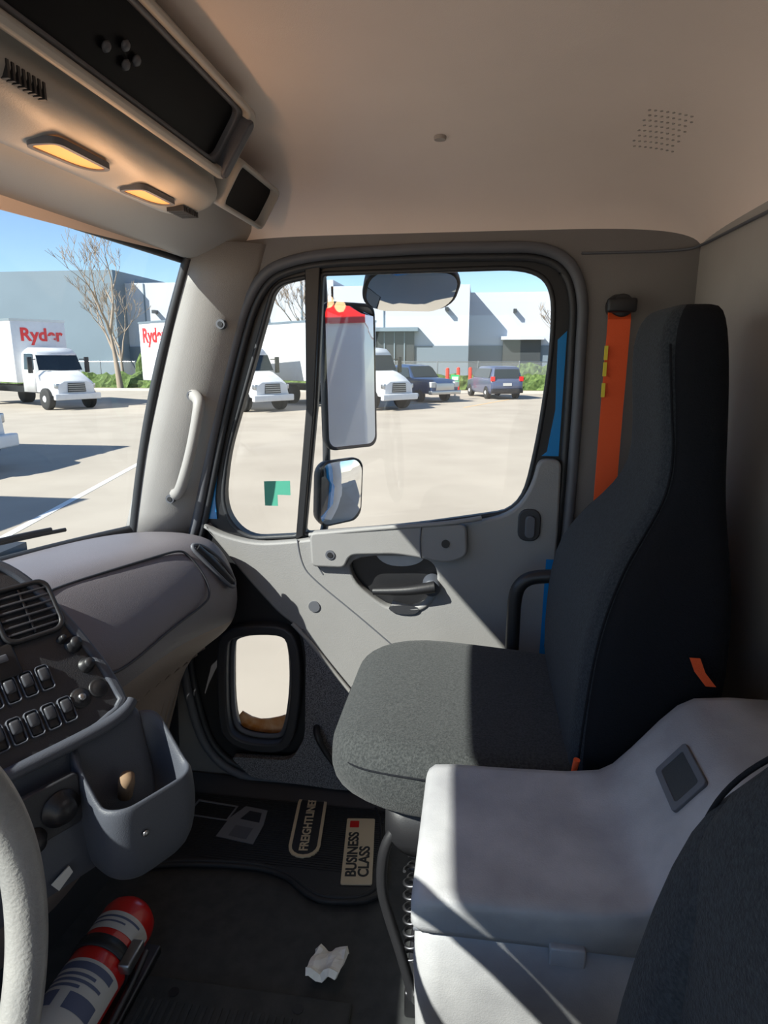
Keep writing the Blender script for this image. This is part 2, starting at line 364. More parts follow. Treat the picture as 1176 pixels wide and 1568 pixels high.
for k,(a,b) in enumerate([(.80,.04),(.83,.055),(.845,.038),(.86,.05)]):
    q=Mf@Vector((a,b,.012));lathe('bulb_%d'%k,q,q+nrm,[(-.004,.001),(-.003,.005),(0,.007),(.003,.005),(.004,.001)],'seal',oc,n=12)
def lamp(nm,x,y,rx,ry):
    ring=rp([(x-rx,y-ry,rx*.8),(x-rx*.6,y+ry*.6,rx),(x,y+ry,rx),(x+rx,y+ry,rx*.5),(x+rx,y-ry,rx*.5)])
    plate(nm+'_bezel',[off(ring,.006),ring],XYm(1.4665),.004,'seal',oc)
    plate(nm+'_lens',[ring],XYm(1.4665),.002,'lamp',oc)
lamp('lamp_a',-.515,.835,.018,.055);lamp('lamp_b',-.520,1.045,.017,.05)
for k in range(8):
    box('mic_slot_%d'%k,-.53,-.50,1.13+.008*k,1.134+.008*k,1.461,1.470,'black',oc)
for k,y in enumerate((.84,1.04)):
    l=bpy.data.lights.new('dome_lamp_light','POINT');l.energy=.5;l.color=(1,.55,.28);l.shadow_soft_size=.02
    o=bpy.data.objects.new('dome_lamp_light_%d'%k,l);COL.objects.link(o);o.location=(-.50,y,1.40);o.parent=oc
for k in range(8):
    box('vent_slot_%d'%k,-.472,-.463,.66+.008*k,.6635+.008*k,1.486,1.503,'black',oc)
pod=empty('overhead_cubby')
def podp(u,v,o):
    a=Vector((-.475,1.225,1.492));b=Vector((-.432,1.225,1.562));w2=(b-a);n2=Vector((w2.z,0,-w2.x)).normalized()
    return a+Vector((0,u,0))+w2*v+n2*o
R=[]
for o_,ins in((-.13,0),(.0,0),(.006,.003),(.006,.007),(-.03,.010)):
    R.append([podp(p[0],p[1],o_) for p in [(q[0],.5+(q[1]-.036)/.072) for q in rr(.120,.036,.118-ins,.040-ins,.012)]])
loft('shell',R,'ohc',pod,cap=False)
mesh('cavity',[podp(a,b,-.012) for a,b in((0.006,.02),(.234,.02),(.234,.98),(.006,.98))],[(0,1,2,3)],'opening_shade',pod)
# ---------------------------------------------------------------- dashboard
dash=empty('dashboard')
PR=[
(1.545,[(-.90,.76),(-.80,.765),(-.70,.755),(-.67,.73),(-.63,.68),(-.63,.62),(-.66,.57),(-.78,.45),(-.84,.25),(-.92,.03)]),
(1.52,[(-.91,.775),(-.80,.79),(-.68,.785),(-.625,.76),(-.585,.67),(-.595,.575),(-.64,.535),(-.75,.45),(-.81,.22),(-.89,.02)]),
(1.48,[(-.93,.78),(-.82,.80),(-.685,.80),(-.625,.775),(-.575,.665),(-.585,.56),(-.63,.525),(-.74,.45),(-.80,.22),(-.88,.02)]),
(1.40,[(-.98,.785),(-.86,.805),(-.715,.808),(-.655,.788),(-.59,.68),(-.602,.575),(-.64,.53),(-.74,.45),(-.80,.22),(-.88,.02)]),
(1.25,[(-1.03,.785),(-.91,.81),(-.77,.81),(-.72,.79),(-.622,.685),(-.63,.60),(-.66,.55),(-.745,.45),(-.80,.22),(-.88,.02)]),
(1.10,[(-1.07,.785),(-.95,.815),(-.82,.815),(-.77,.795),(-.645,.68),(-.645,.60),(-.675,.545),(-.75,.45),(-.80,.22),(-.88,.02)]),
(.98,[(-1.10,.785),(-.97,.82),(-.84,.82),(-.79,.80),(-.66,.68),(-.66,.60),(-.69,.545),(-.76,.45),(-.82,.22),(-.9,.02)]),
(.7,[(-1.14,.785),(-1.0,.83),(-.90,.83),(-.86,.80),(-.80,.68),(-.80,.60),(-.80,.50),(-.85,.45),(-.9,.22),(-1,.02)]),
(-.33,[(-1.0,.785),(-.95,.83),(-.85,.83),(-.80,.80),(-.75,.68),(-.75,.60),(-.77,.50),(-.85,.45),(-.9,.22),(-1,.02)]),
]
R=[[(x,y,z) for x,z in P] for y,P in PR]
ob=loft('shell',R,'dash',dash,closed=False,sub=2)
ob.data.materials.append(M['knee'])
for i,f in enumerate(ob.data.polygons):
    if i%9>=5:f.material_index=1
mesh('end_cap',[(x,1.545,z) for x,z in PR[0][1]]+[(-1.0,1.545,.03),(-1.0,1.545,.76)],[tuple(range(12))],'dash',dash)
def dpt(y,f,o=.002):
    ks=[p[0] for p in PR]
    for i in range(len(PR)-1):
        if ks[i]>=y>=ks[i+1]:
            t=(ks[i]-y)/(ks[i]-ks[i+1]);A=PR[i][1];B=PR[i+1][1];break
    j=int(f);s=f-j
    a=Vector(A[j]).lerp(Vector(A[j+1]),s);b=Vector(B[j]).lerp(Vector(B[j+1]),s)
    p=a.lerp(b,t);return Vector((p.x+o,y,p.y+o))
seam=[(1.37,2.95),(1.30,2.95),(1.20,2.95),(1.10,2.95),(1.03,3.0),(1.02,3.1),(1.02,3.6),(1.02,4.2),(1.03,4.4),(1.10,4.45),(1.22,4.3),(1.33,4.15),(1.37,4.0),(1.39,3.6),(1.385,3.1)]
tube('glovebox_seam',[dpt(y,f,-.003) for y,f in seam],.0028,'panel',dash,cyc=True)
tube('end_vent_rim',[dpt(y,f,.002) for y,f in((1.395,2.95),(1.425,3.0),(1.46,3.3),(1.475,3.8),(1.46,4.05),(1.435,3.9),(1.41,3.4))],.005,'seal',dash,cyc=True)
tube('end_vent_slot',[dpt(1.41,3.05,.0),dpt(1.435,3.4,.0),dpt(1.455,3.9,.0)],.012,'black',dash)
for k in range(12):
    y=1.02+.042*k
    tube('knee_rib_%d'%k,[dpt(y,6.4,-.004),dpt(y,6.7,.0),dpt(y,7.0,.0),dpt(y,7.6,.001),dpt(y,8.3,-.004)],.005,'knee',dash)
ex=Vector((.475,.88,0)).normalized();ez=Vector((.721,-.389,.575)).normalized();ey=ez.cross(ex).normalized();ez=ex.cross(ey)
B0=Vector((-.604,.965,.619))
MS=Matrix(((ex.x,ey.x,ez.x,B0.x),(ex.y,ey.y,ez.y,B0.y),(ex.z,ey.z,ez.z,B0.z),(0,0,0,1)))
cs=empty('centre_instrument_panel',dash)
def stack(nm,loops,o,th,m,bev=0):return plate(nm,loops,MS@Matrix.Translation((0,0,o)),th,m,cs,bev=bev)
so=chaik([(.012,-.02),(.010,.06),(-.015,.16),(-.04,.235),(-.075,.30),(-.12,.335),(-.22,.35),(-.55,.35),(-.6,.3),(-.6,-.02),(-.3,-.035)],2)
stack('housing',[so],-.09,.09,'dash',.012)
stack('rim',[off(so,.003),off(so,-.014)],.004,.008,'dashlow',.005)
stack('face',[off(so,-.012)],.002,.003,'panel')
def bx(nm,x,y,hw,hh,z0,z1,m,bev=.002,p=None):
    return box(nm,x-hw,x+hw,y-hh,y+hh,z0,z1,m,p or cs,bev=bev,mtx=MS)
stack('vent_ring',[rr(-.085,.215,.052,.050,.02),rr(-.085,.215,.044,.042,.016)],.008,.008,'black',.003)
for k in range(6):
    bx('vent_fin_%d'%k,-.085,.182+.013*k,.043,.0018,.003,.014,'switch',.0008)
bx('vent_bar',-.085,.215,.002,.04,.003,.013,'black',.0008)
stack('vent2_ring',[rr(-.205,.235,.052,.050,.02),rr(-.205,.235,.044,.042,.016)],.008,.008,'black',.003)
for k in range(6):
    bx('vent2_fin_%d'%k,-.205,.202+.013*k,.043,.0018,.003,.014,'switch',.0008)
bx('radio',-.20,.145,.075,.028,.002,.012,'black',.004);bx('radio_slot',-.17,.150,.03,.006,.012,.016,'seal',.002)
def switch(i,x,y):
    stack('switch_bezel_%d'%i,[rr(x,y,.0115,.022,.006),rr(x,y,.009,.0195,.004)],.006,.004,'dashlow',.0015)
    bx('switch_rocker_%d'%i,x,y+.006,.0082,.011,.004,.013,'switch',.004)
    bx('switch_rocker_low_%d'%i,x,y-.009,.0082,.009,.003,.008,'black',.003)
i=0
for x in(-.098,-.125,-.152,-.179,-.206,-.233):switch(i,x,.098);i+=1
for x in(-.085,-.112,-.139,-.166,-.193,-.22):switch(i,x,.035);i+=1
def knob(nm,x,y,r,h):
    a=MS@Vector((x,y,.003));b=MS@Vector((x,y,h))
    lathe(nm,a,b,[(0,r*1.25),(.004,r*1.25),(.005,r),(h*.8,r*.85),(h,r*.7),(h,.0)],'black',cs,n=20)
knob('knob_1',-.034,.135,.012,.022);knob('knob_2',-.027,.093,.011,.022);knob('knob_1b',-.05,.15,.006,.02)
knob('button_3',-.024,.048,.013,.006);knob('socket_4',-.058,.044,.014,.007)
q=MS@Vector((-.058,.044,.01));lathe('socket_core',q,q+ez,[(0,.006),(.006,.006),(.007,.003),(.007,0)],'metal',cs,n=16)
q=MS@Vector((-.045,.185,.003));lathe('screw',q,q+ez,[(0,.004),(.003,.003),(.003,0)],'black',cs,n=12)
oh=Vector((.88,-.475,0));hh=Vector((-.475,-.88,0))
def Bk(k,o,z):
    p=Vector((-.604,.965,0))+hh*k+oh*o;return Vector((p.x,p.y,z))
R=[]
for k,s in((-.035,.6),(-.03,.9),(-.01,1),(.05,1),(.15,1),(.3,1),(.6,1)):
    zb=.37+(.02 if k<0 else 0)
    R.append([Bk(k,-.14,.60),Bk(k,.0*s,.615),Bk(k,.012*s,.60),Bk(k,.02*s,.55),Bk(k,.045*s,.50),Bk(k,.05*s,.42),Bk(k,.04*s,zb),Bk(k,.0,zb-.015),Bk(k,-.14,zb)])
loft('lower_body',R,'dashlow',cs,sub=1)
tube('lower_lip',[Bk(-.02,.0,.625),Bk(0,.014,.612),Bk(.1,.018,.607),Bk(.3,.018,.605),Bk(.6,.018,.605)],.012,'dashlow',cs)
Ml=Matrix(((-hh.x,0,oh.x,Bk(0,.035,.5).x),(-hh.y,0,oh.y,Bk(0,.035,.5).y),(0,1,0,.5),(0,0,0,1)))
plate('lower_tray',[rr(-.175,.03,.065,.045,.01)],Ml@Matrix.Translation((0,0,.008)),.006,'panel',cs,bev=.003)
a=Ml@Vector((-.145,.03,.012));lathe('headlamp_knob',a,a+oh,[(0,.03),(.006,.03),(.008,.022),(.022,.018),(.024,0)],'black',cs)
a=Ml@Vector((-.190,.0,.012));lathe('small_knob',a,a+oh,[(0,.02),(.005,.02),(.006,.015),(.02,.012),(.021,0)],'black',cs)
plate('sticker',[[(-.175,-.09),(-.145,-.075),(-.14,-.09),(-.165,-.108)]],Ml@Matrix.Translation((0,0,.018)),.001,'label',cs)
cup=empty('cup_holder',dash)
R=[]
def rotp(p,cx=-.560,cyy=.915):
    v=ex*p[0]+oh*p[1];return (cx+v.x,cyy+v.y)
def lift(z,p):
    if z<=.5:return z
    b=max(0,min(1,(.035-p[1])/.09))
    return z-.012+.075*b*b*(3-2*b)
for z,hw,hd,r in((.365,.045,.036,.035),(.372,.070,.055,.045),(.40,.084,.070,.05),(.45,.090,.076,.05),(.505,.088,.074,.045),(.530,.086,.072,.045),(.538,.081,.067,.04),(.530,.073,.059,.037),(.47,.066,.052,.034),(.44,.060,.048,.03)):
    R.append([(*rotp(p),lift(z,p)) for p in rr(0,0,hw,hd,r,6)])
loft('pocket',R,'dashlow',cup,sub=1)
a=Vector((-.575,.905,.49));lathe('cork_stub',a,a+Vector((.25,-.1,1)),[(0,.012),(.03,.014),(.045,.012),(.047,0)],'cork',cup,n=14)
q=Vector((*rotp((-.035,.0765)),.47))
lathe('screw_a',q,q+oh,[(0,.006),(.003,.005),(.003,0)],'metal',cup,n=12)
# ---------------------------------------------------------------- steering wheel
sw=empty('steering_wheel')
C=Vector((-.382,.200,.795));th=math.radians(85);w3=Vector((-math.cos(th),0,math.sin(th)));Rw=.235
rimpts=[C+Vector((0,1,0))*Rw*math.cos(t)+w3*Rw*math.sin(t) for t in [2*math.pi*i/40 for i in range(40)]]
tube('rim',rimpts,.0170,'wheel',sw,cyc=True,res=10)
ax=Vector((math.sin(th),0,math.cos(th)))
lathe('hub',C-ax*.07,C,[(0,.03),(.02,.05),(.04,.08),(.055,.08),(.065,.06),(.068,0)],'black',sw)
for t in(.45,math.pi-.45,math.pi/2*3):
    e_=C+Vector((0,1,0))*Rw*math.cos(t)+w3*Rw*math.sin(t)
    tube('spoke',[C-ax*.03,(C-ax*.03)*.4+e_*.6,e_],.014,'black',sw)
cyl('column',C-ax*.06,C-ax*.40-Vector((0,0,.12)),.03,.045,'black',sw)
# ---------------------------------------------------------------- seats
def seat(name,cy,dx,wk=1.0,dz=0):
    g=empty(name)
    R=[]
    for x,hw,zt,zb,r in((-.240,.13,.548,.520,.03),(-.236,.17,.566,.495,.05),(-.215,.205,.585,.475,.065),(-.17,.232,.598,.465,.06),(-.10,.245,.600,.46,.05),(0,.248,.592,.455,.05),(.1,.247,.585,.45,.05),(.2,.24,.58,.45,.05),(.28,.225,.575,.45,.05)):
        P=rr(0,(zt+zb)/2,hw*wk,(zt-zb)/2,r,5)
        R.append([(x+dx,cy+p[0],p[1]) for p in P])
    loft('cushion',R,'fabric',g,sub=1)
    tube('front_welt',[(-.05+dx,cy-.2475*wk,.558),(-.15+dx,cy-.237*wk,.556),(-.205+dx,cy-.207*wk,.552),(-.2355+dx,cy-.14*wk,.549),(-.2425+dx,cy,.547),(-.2355+dx,cy+.14*wk,.549),(-.205+dx,cy+.207*wk,.552)],.0016,'fabside',g)
    R=[]
    for z,xf,xk,hw in((.48,.20,.35,.20),(.51,.175,.365,.225),(.60,.160,.375,.243),(.70,.163,.38,.252),(.78,.168,.382,.252),(.85,.182,.385,.240),(.91,.212,.388,.205),(.96,.248,.39,.168),(1.01,.280,.39,.143),(1.06,.290,.388,.132),(1.14,.282,.384,.129),(1.22,.272,.378,.124),(1.265,.275,.372,.117),(1.292,.288,.365,.105),(1.302,.305,.355,.085)):
        P=rr((xf+xk)/2,0,(xk-xf)/2,hw*wk,min(.045,(xk-xf)*.40),5)
        Q=[]
        for p in P:
            x=p[0]
            if x<(xf+xk)/2 and abs(p[1])<hw*.5 and z<.9:x+=.012
            Q.append((x+dx,cy+p[1],z+dz))
        R.append(Q)
    ob=loft('backrest',R,'fabback',g,sub=1)
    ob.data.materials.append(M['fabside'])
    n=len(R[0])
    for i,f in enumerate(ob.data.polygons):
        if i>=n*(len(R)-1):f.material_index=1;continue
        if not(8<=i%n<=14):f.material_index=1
    for s in(-1,1):
        pts=[(.171+dx,cy+s*.243*wk,.58+dz),(.176+dx,cy+s*.247*wk,.70+dz),(.184+dx,cy+s*.245*wk,.79+dz),(.198+dx,cy+s*.232*wk,.85+dz),(.226+dx,cy+s*.197*wk,.91+dz),(.262+dx,cy+s*.160*wk,.96+dz),(.293+dx,cy+s*.135*wk,1.01+dz),(.302+dx,cy+s*.125*wk,1.07+dz),(.290+dx,cy+s*.121*wk,1.16+dz),(.283+dx,cy+s*.114*wk,1.24+dz)]
        tube('piping_%d'%(s+1),pts,.002,'fabside',g)
    R=[[(p[0]+dx,cy+p[1],z) for p in rr(.05,0,a,b,.04)] for z,a,b in((.46,.19,.19),(.39,.19,.20),(.36,.17,.19))]
    loft('pan',R,'black',g)
    for k in range(7):
        h=.31/7;z=.06+h*k
        R=[[(p[0]+dx,cy+p[1],zz) for p in rr(.08,0,a,b,.04)] for zz,a,b in((z,.14,.15),(z+h/2,.16,.17),(z+h,.14,.15))]
        loft('bellows_%d'%k,R,'rubber',g)
    box('base_plate',-.10+dx,.24+dx,cy-.19,cy+.19,.0,.06,'dmetal',g,bev=.006)
    return g
ps=seat('bucket_seat',1.17,0)
for k in range(2):
    y=.975+.07*k
    pts=[(-.085+.016*math.cos(t),y+.016*math.sin(t),.14+.0042*t) for t in [i*.5 for i in range(96)]]
    tube('spring_%d'%k,pts,.003,'dmetal',ps,res=4)
tube('height_lever',[(-.10,1.0,.42),(-.135,.985,.40),(-.145,.98,.30),(-.13,.975,.24),(-.10,.96,.16),(-.08,.95,.09)],.010,'black',ps)
box('seat_tag',-.075,-.05,.958,.962,.30,.40,'label',ps)
cyl('pivot_bolt',(-.07,.96,.10),(-.07,.935,.10),.014,.012,'metal',ps,n=12)
tube('arm_tube',[(.10,1.44,.40),(.10,1.445,.60),(.10,1.445,.69),(.115,1.44,.725),(.15,1.44,.74),(.22,1.43,.745)],.016,'black',ps)
s2=seat('bucket_seat',.205,-.005,1.06,.07)
R=[]
for z,xf,hw in((.50,.135,.03),(.52,.125,.038),(.60,.122,.040),(.70,.130,.040),(.80,.148,.040),(.87,.168,.040),(.905,.190,.036),(.925,.215,.028),(.93,.235,.018)):
    R.append([(p[0],.435+p[1],z) for p in rr((xf+.33)/2,0,(.33-xf)/2,hw,.03,5)])
loft('folded_armrest',R,'fabback',s2,sub=1)
# ---------------------------------------------------------------- centre console box
cb=empty('center_console_box')
prof=[(-.058,.600),(-.056,.610),(-.047,.618),(-.02,.621),(.06,.622),(.15,.625),(.195,.632),(.215,.645),(.24,.675),(.275,.722),(.295,.745),(.315,.757),(.36,.762),(.465,.762)]
def ringl(y,ins,dz):
    P=[(x+(ins if x<0 else 0),y,z-dz) for x,z in prof]
    P+=[(.465,y,.572),(-.058+ins+.01,y,.572),(-.058+ins,y,.58)]
    return P
R=[ringl(.624,.010,.018),ringl(.625,.004,.009),ringl(.630,.001,.003),ringl(.641,0,0)]+[ringl(y,0,0) for y in(.70,.80,.87)]+[ringl(.885,.002,.003),ringl(.893,.006,.010),ringl(.895,.012,.018)]
loft('lid',R,'cons',cb)
R=[]
for z,i in((.575,.012),(.568,.008),(.56,.004),(.50,.002),(.30,.008),(.05,.02),(0,.02)):
    R.append([(p[0],p[1],z) for p in rr(.205,.757,.263-i,.135-i,.035,5)])
loft('body',R,'cons',cb)
tube('lid_gap',[(-.052,.886,.571),(-.052,.630,.571),(.44,.628,.571)],.003,'seal',cb,smoothpath=False)
box('lid_latch',.10,.14,.616,.628,.555,.580,'cons',cb,bev=.003)
pA=Vector((.240,0,.676));pB=Vector((.283,0,.733));ww=(pB-pA).normalized();nn=Vector((-ww.z,0,ww.x))
Mv=Matrix(((0,ww.x,nn.x,.267),(-1,0,0,.760),(0,ww.z,nn.z,.711),(0,0,0,1)))
plate('power_port_bezel',[rr(0,0,.042,.028,.006),rr(0,0,.032,.019,.004)],Mv@Matrix.Translation((0,0,.001)),.003,'seal',cb,bev=.001)
plate('power_port_glass',[rr(0,0,.033,.020,.004)],Mv@Matrix.Translation((0,0,.002)),.001,'black',cb)
# ---------------------------------------------------------------- seat belt
sb=empty('seat_belt')
def strap(nm,pts,wd,m='orange'):
    V=[];F=[]
    for i,(x,y,z) in enumerate(pts):
        V+=[(x-wd/2,y,z),(x+wd/2,y,z)]
        if i:F.append((2*i-2,2*i-1,2*i+1,2*i))
    return mesh(nm,V,F,m,sb,solid=.003)
strap('webbing',[(.303,1.555,1.325),(.300,1.53,1.30),(.298,1.525,1.1),(.295,1.51,.90),(.29,1.50,.70),(.29,1.50,.45)],.048)
cyl('anchor',(.305,1.585,1.33),(.305,1.53,1.33),.028,.024,'black',sb,bev=.004)
box('anchor_loop',.272,.334,1.52,1.54,1.315,1.345,'black',sb,bev=.006)
for k,z in enumerate((1.17,1.215,1.25)):
    box('label_%d'%k,.272,.279,1.517,1.523,z-.035,z-.005,'yellow',sb)
strap('lower_webbing',[(.318,.907,.805),(.326,.905,.785),(.342,.903,.765)],.014)
cyl('buckle_stalk',(.165,.915,.60),(.168,.912,.625),.004,.005,'orange',sb)
# ---------------------------------------------------------------- floor things
mt=empty('floor_mat')
mo=chaik([(-.80,1.57),(-.5,1.585),(-.30,1.585),(-.22,1.56),(-.19,1.40),(-.165,1.235),(-.30,1.205),(-.36,1.225),(-.42,1.275),(-.52,1.29),(-.70,1.27),(-.80,1.24),(-.90,1.23),(-.90,1.56)],2)
plate('rubber',[mo],XYm(.012),.006,'mat',mt,bev=.004)
for k in range(46):
    y=1.24+.0075*k
    if y>=1.30:box('rib_%d'%k,-.84,-.21,y,y+.0025,.017,.0195,'mat',mt)
tube('edge',[(p[0],p[1],.018) for p in off(mo,-.012)[::2]],.004,'mat',mt,cyc=True)
Rt=Matrix.Translation((-.405,1.45,.0205))@Matrix.Rotation(math.radians(97),4,'Z')
plate('badge_plate',[rr(0,0,.115,.037,.036)],Rt,.0012,'mat',mt)
plate('badge_ring',[rr(0,0,.122,.040,.039),rr(0,0,.113,.032,.031)],Rt,.002,'gold',mt)
text('badge_text','FREIGHTLINER',.031,Rt@Matrix.Translation((0,0,.0018)),'gold',mt,bold=.0008)
Rt2=Matrix.Translation((-.257,1.375,.0205))@Matrix.Rotation(math.radians(97),4,'Z')
plate('plaque',[rr(0,0,.112,.037,.004)],Rt2,.0015,'gold',mt)
text('plaque_text_1','BUSINESS',.036,Rt2@Matrix.Translation((-.015,.014,.0018)),'mat',mt,bold=.001)
text('plaque_text_2','CLASS',.036,Rt2@Matrix.Translation((-.040,-.016,.0018)),'mat',mt,bold=.001)
plate('plaque_red',[rr(.090,.016,.012,.012,.002)],Rt2,.0022,'red',mt)
Rp=Matrix.Translation((-.62,1.44,.0205))@Matrix.Rotation(math.radians(-8),4,'Z')
plate('print_cab',[[(.0,-.07),(.0,.0),(.02,.055),(.085,.055),(.1,.0),(.105,-.07)]],Rp,.001,'grayp',mt)
plate('print_windows',[[(.03,.005),(.04,.04),(.075,.04),(.085,.005)]],Rp,.0018,'mat',mt)
plate('print_grille',[[(.03,-.06),(.03,-.02),(.08,-.02),(.08,-.06)]],Rp,.0018,'seal',mt)
plate('print_box',[[(-.12,-.02),(-.12,.045),(.0,.05),(.0,-.01)],[(-.115,-.015),(-.115,.04),(-.005,.045),(-.005,-.007)]],Rp,.001,'grayp',mt)
sill=empty('trim_door_sill')
R=[[(x,1.50,.0),(x,1.56,.035),(x,1.585,.045)] for x in(-.95,-.5,0,.3)]
loft('sill',R,'rubber',sill,closed=False)
mesh('trim_floor_step',[(-1.25,1.56,.0),(-.80,1.56,0),(-.86,1.56,.25),(-1.25,1.56,.35),(-1.25,1.0,.30),(-.92,1.0,.2),(-.86,1.0,0),(-1.25,1.0,0)],[(1,2,5,6),(2,3,4,5)],'rubber')
fl=empty('floor_heat_vent_panel')
box('plate',-.62,-.20,.62,.99,.0,.012,'floor',fl,bev=.006)
for k in range(26):box('rib_%d'%k,-.60+.0152*k,-.594+.0152*k,.64,.94,.012,.0155,'floor',fl)
for k,(x,y) in enumerate(((-.55,.96),(-.30,.96))):cyl('hole_%d'%k,(x,y,.0125),(x,y,.0135),.010,.010,'black',fl)
V=[];F=[];n=9
for j in range(n):
    for i in range(n):
        a=(i/(n-1)-.5)*.062;b=(j/(n-1)-.5)*.062
        V.append((-.262+a+.2*b,1.045+b,.024+.020*noise.noise(Vector((a*40,b*40,3.1)))+.014*abs(math.sin(a*60))))
for j in range(n-1):
    for i in range(n-1):F.append((j*n+i,j*n+i+1,(j+1)*n+i+1,(j+1)*n+i))
mesh('crumpled_napkin',V,F,'paper',solid=.014)
fe=empty('fire_extinguisher')
a=Vector((-.685,1.075,.075));b=Vector((-.690,.70,.075))
lathe('cylinder',a,b,[(0,.0),(0,.025),(.006,.040),(.02,.052),(.035,.056),(.30,.056),(.33,.052),(.355,.035),(.365,.02),(.37,.0)],'red',fe,n=36)
d=(b-a).normalized()
def band(nm,t0,t1,r,m,da0,da1):
    up=Vector((0,0,1));sd_=Vector((1,0,0));R=[]
    for t in(t0,t1):
        R.append([a+d*t+(up*math.cos(math.radians(q_))+sd_*math.sin(math.radians(q_)))*r for q_ in [da0+(da1-da0)*i/24 for i in range(25)]])
    return loft(nm,R,m,fe,closed=False)
band('label_upper',.060,.100,.0567,'label',-75,95)
band('label_main',.168,.300,.0567,'label',-95,95)
for k,(t0,t1,q0,q1) in enumerate(((.175,.190,-60,70),(.197,.203,-60,40),(.208,.214,-60,60),(.219,.225,-60,20),(.232,.262,10,70),(.232,.262,-60,-10),(.070,.075,-50,60),(.082,.086,-50,30))):
    band('print_%d'%k,t0,t1,.0571,'lblue',q0,q1)
lathe('strap',a+d*.116,b,[(0,.057),(0,.060),(.026,.060),(.026,.057)],'black',fe,n=36)
box('strap_latch',-.637,-.613,.92,.98,.085,.108,'metal',fe,bev=.004)
tube('bracket_rod',[(-.625,1.0,.055),(-.617,.90,.045),(-.62,.72,.045)],.007,'dmetal',fe)
box('bracket',-.75,-.62,.74,1.05,.0,.020,'dmetal',fe,bev=.004)
lathe('valve',b-d*.03,b+d*.06,[(0,.018),(.03,.018),(.032,.012),(.06,.012),(.06,0)],'metal',fe)
tube('handle',[b+d*.02+Vector((0,0,.01)),b+d*.03+Vector((.03,0,.03)),b+d*.02+Vector((.09,.02,.04))],.008,'black',fe)
# ---------------------------------------------------------------- exterior mirrors
mr=empty('door_mirror')
def mirror(nm,c,hw,hh,nx_,curv,rad,thick=.04):
    c=Vector(c);n=Vector(nx_).normalized();u=Vector((0,0,1)).cross(n).normalized();v=n.cross(u)
    R=[]
    for s,o in((.75,-thick),(.95,-thick*.7),(1.0,-.01),(1.0,.004),(.955,.006),(.95,0)):
        R.append([c+u*p[0]+v*p[1]+n*o for p in rr(0,0,hw*s,hh*s,rad*s,6)])
    loft(nm+'_housing',R,'rubber',mr)
    V=[];F=[];K=12;base=rr(0,0,hw*.93,hh*.965,rad,6)
    hgt=lambda a,b:curv*(1-(a*a+b*b)/(max(hw,hh)**2*1.1))+.004
    V.append(c+n*hgt(0,0))
    for k in range(1,K+1):
        t=k/K
        for p in base:V.append(c+u*p[0]*t+v*p[1]*t+n*hgt(p[0]*t,p[1]*t))
    nb=len(base)
    for j in range(nb):F.append((0,1+j,1+(j+1)%nb))
    for k in range(K-1):
        for j in range(nb):F.append((1+k*nb+j,1+k*nb+(j+1)%nb,1+(k+1)*nb+(j+1)%nb,1+(k+1)*nb+j))
    mesh(nm+'_glass',V,F,'mirror',mr,smooth=True)
mirror('tall',(-.365,1.90,1.165),.092,.207,(1.189,-1.062,.035),0.0005,.03)
mirror('convex',(-.40,1.90,.825),.085,.100,(1.10,-.86,-.10),.014,.04)
mirror('lookdown',(-.19,1.90,1.405),.135,.078,(.25,-.72,-1.0),.016,.06,thick=.05)
tube('arm',[(-.42,1.70,.70),(-.45,1.88,.70),(-.455,1.96,.76),(-.455,1.97,1.40),(-.45,1.92,1.48),(-.44,1.70,1.50)],.012,'rubber',mr)
# ---------------------------------------------------------------- outside world
g=empty('parking_lot_ground')
mesh('asphalt',[(-160,-60,-1.05),(120,-60,-1.05),(120,160,-1.05),(-160,160,-1.05)],[(0,1,2,3)],'asph',g)
def strip(nm,a,b,wd,m):
    a=Vector((*a,-1.045));b=Vector((*b,-1.045));d=(b-a).normalized();n=Vector((-d.y,d.x,0))*wd/2
    mesh(nm,[a-n,b-n,b+n,a+n],[(0,1,2,3)],m,g)
strip('line_white_1',(-6.0,7.3),(-7.9,16.0),.12,'paintw')
strip('line_orange_1',(-4,32),(-1.2,37),.15,'painty');strip('line_orange_2',(-.6,31),(1.8,37.5),.15,'painty')
strip('line_orange_3',(-6,27),(-3.5,32),.15,'painty');strip('line_orange_4',(3.5,33),(5.2,38),.15,'painty')
box('verge',-60,30,44,58,-1.05,-.92,'grass',g)
box('kerb',-60,30,43.8,44,-1.05,-.88,'curb',g)
bd=empty('own_truck_box_body')
box('box',.80,7.5,-.70,1.88,-.25,2.85,'white',bd,bev=.02)
box('stripe',.79,7.51,-.705,1.885,1.42,2.45,'red',bd)
R=[]
for x,z,hw in((-1.35,.62,.80),(-1.6,.50,.76),(-2.1,.36,.70),(-2.45,.26,.66),(-2.6,.12,.62),(-2.62,-.3,.60)):
    R.append([(x,CY-hw,-.5),(x,CY-hw,z-.15),(x,CY-hw*.8,z-.02),(x,CY,z),(x,CY+hw*.8,z-.02),(x,CY+hw,z-.15),(x,CY+hw,-.5)])
loft('truck_hood',R,'blue',closed=False,sub=1)
wh=empty('warehouse_building')
def wall(nm,x0,x1,y,zt,zb0=-1.05,m='bwhite',dp=12):box(nm,x0,x1,y,y+dp,zb0,zt,m,wh)
wall('grey_block',-75,-32.8,58,8.9,m='bgrey')
wall('white_block_a',-32.8,-13.0,60,7.95)
wall('white_block_b',-13.2,-.9,60,7.4)
wall('white_block_c',-.9,40,63,7.0)
box('band',-32.8,-.9,59.9,60,-1.05,2.24,'bband',wh);box('band_c',-.9,40,62.9,63,-1.05,2.3,'bband',wh)
box('entrance_dark',-9.2,-5.7,59.7,59.95,-1.05,3.47,'bdark',wh)
box('entrance_frame',-9.6,-9.2,59.5,59.95,-1.05,3.7,'bgrey',wh);box('canopy',-9.7,-5.3,58.8,59.95,3.47,3.8,'bgrey',wh)
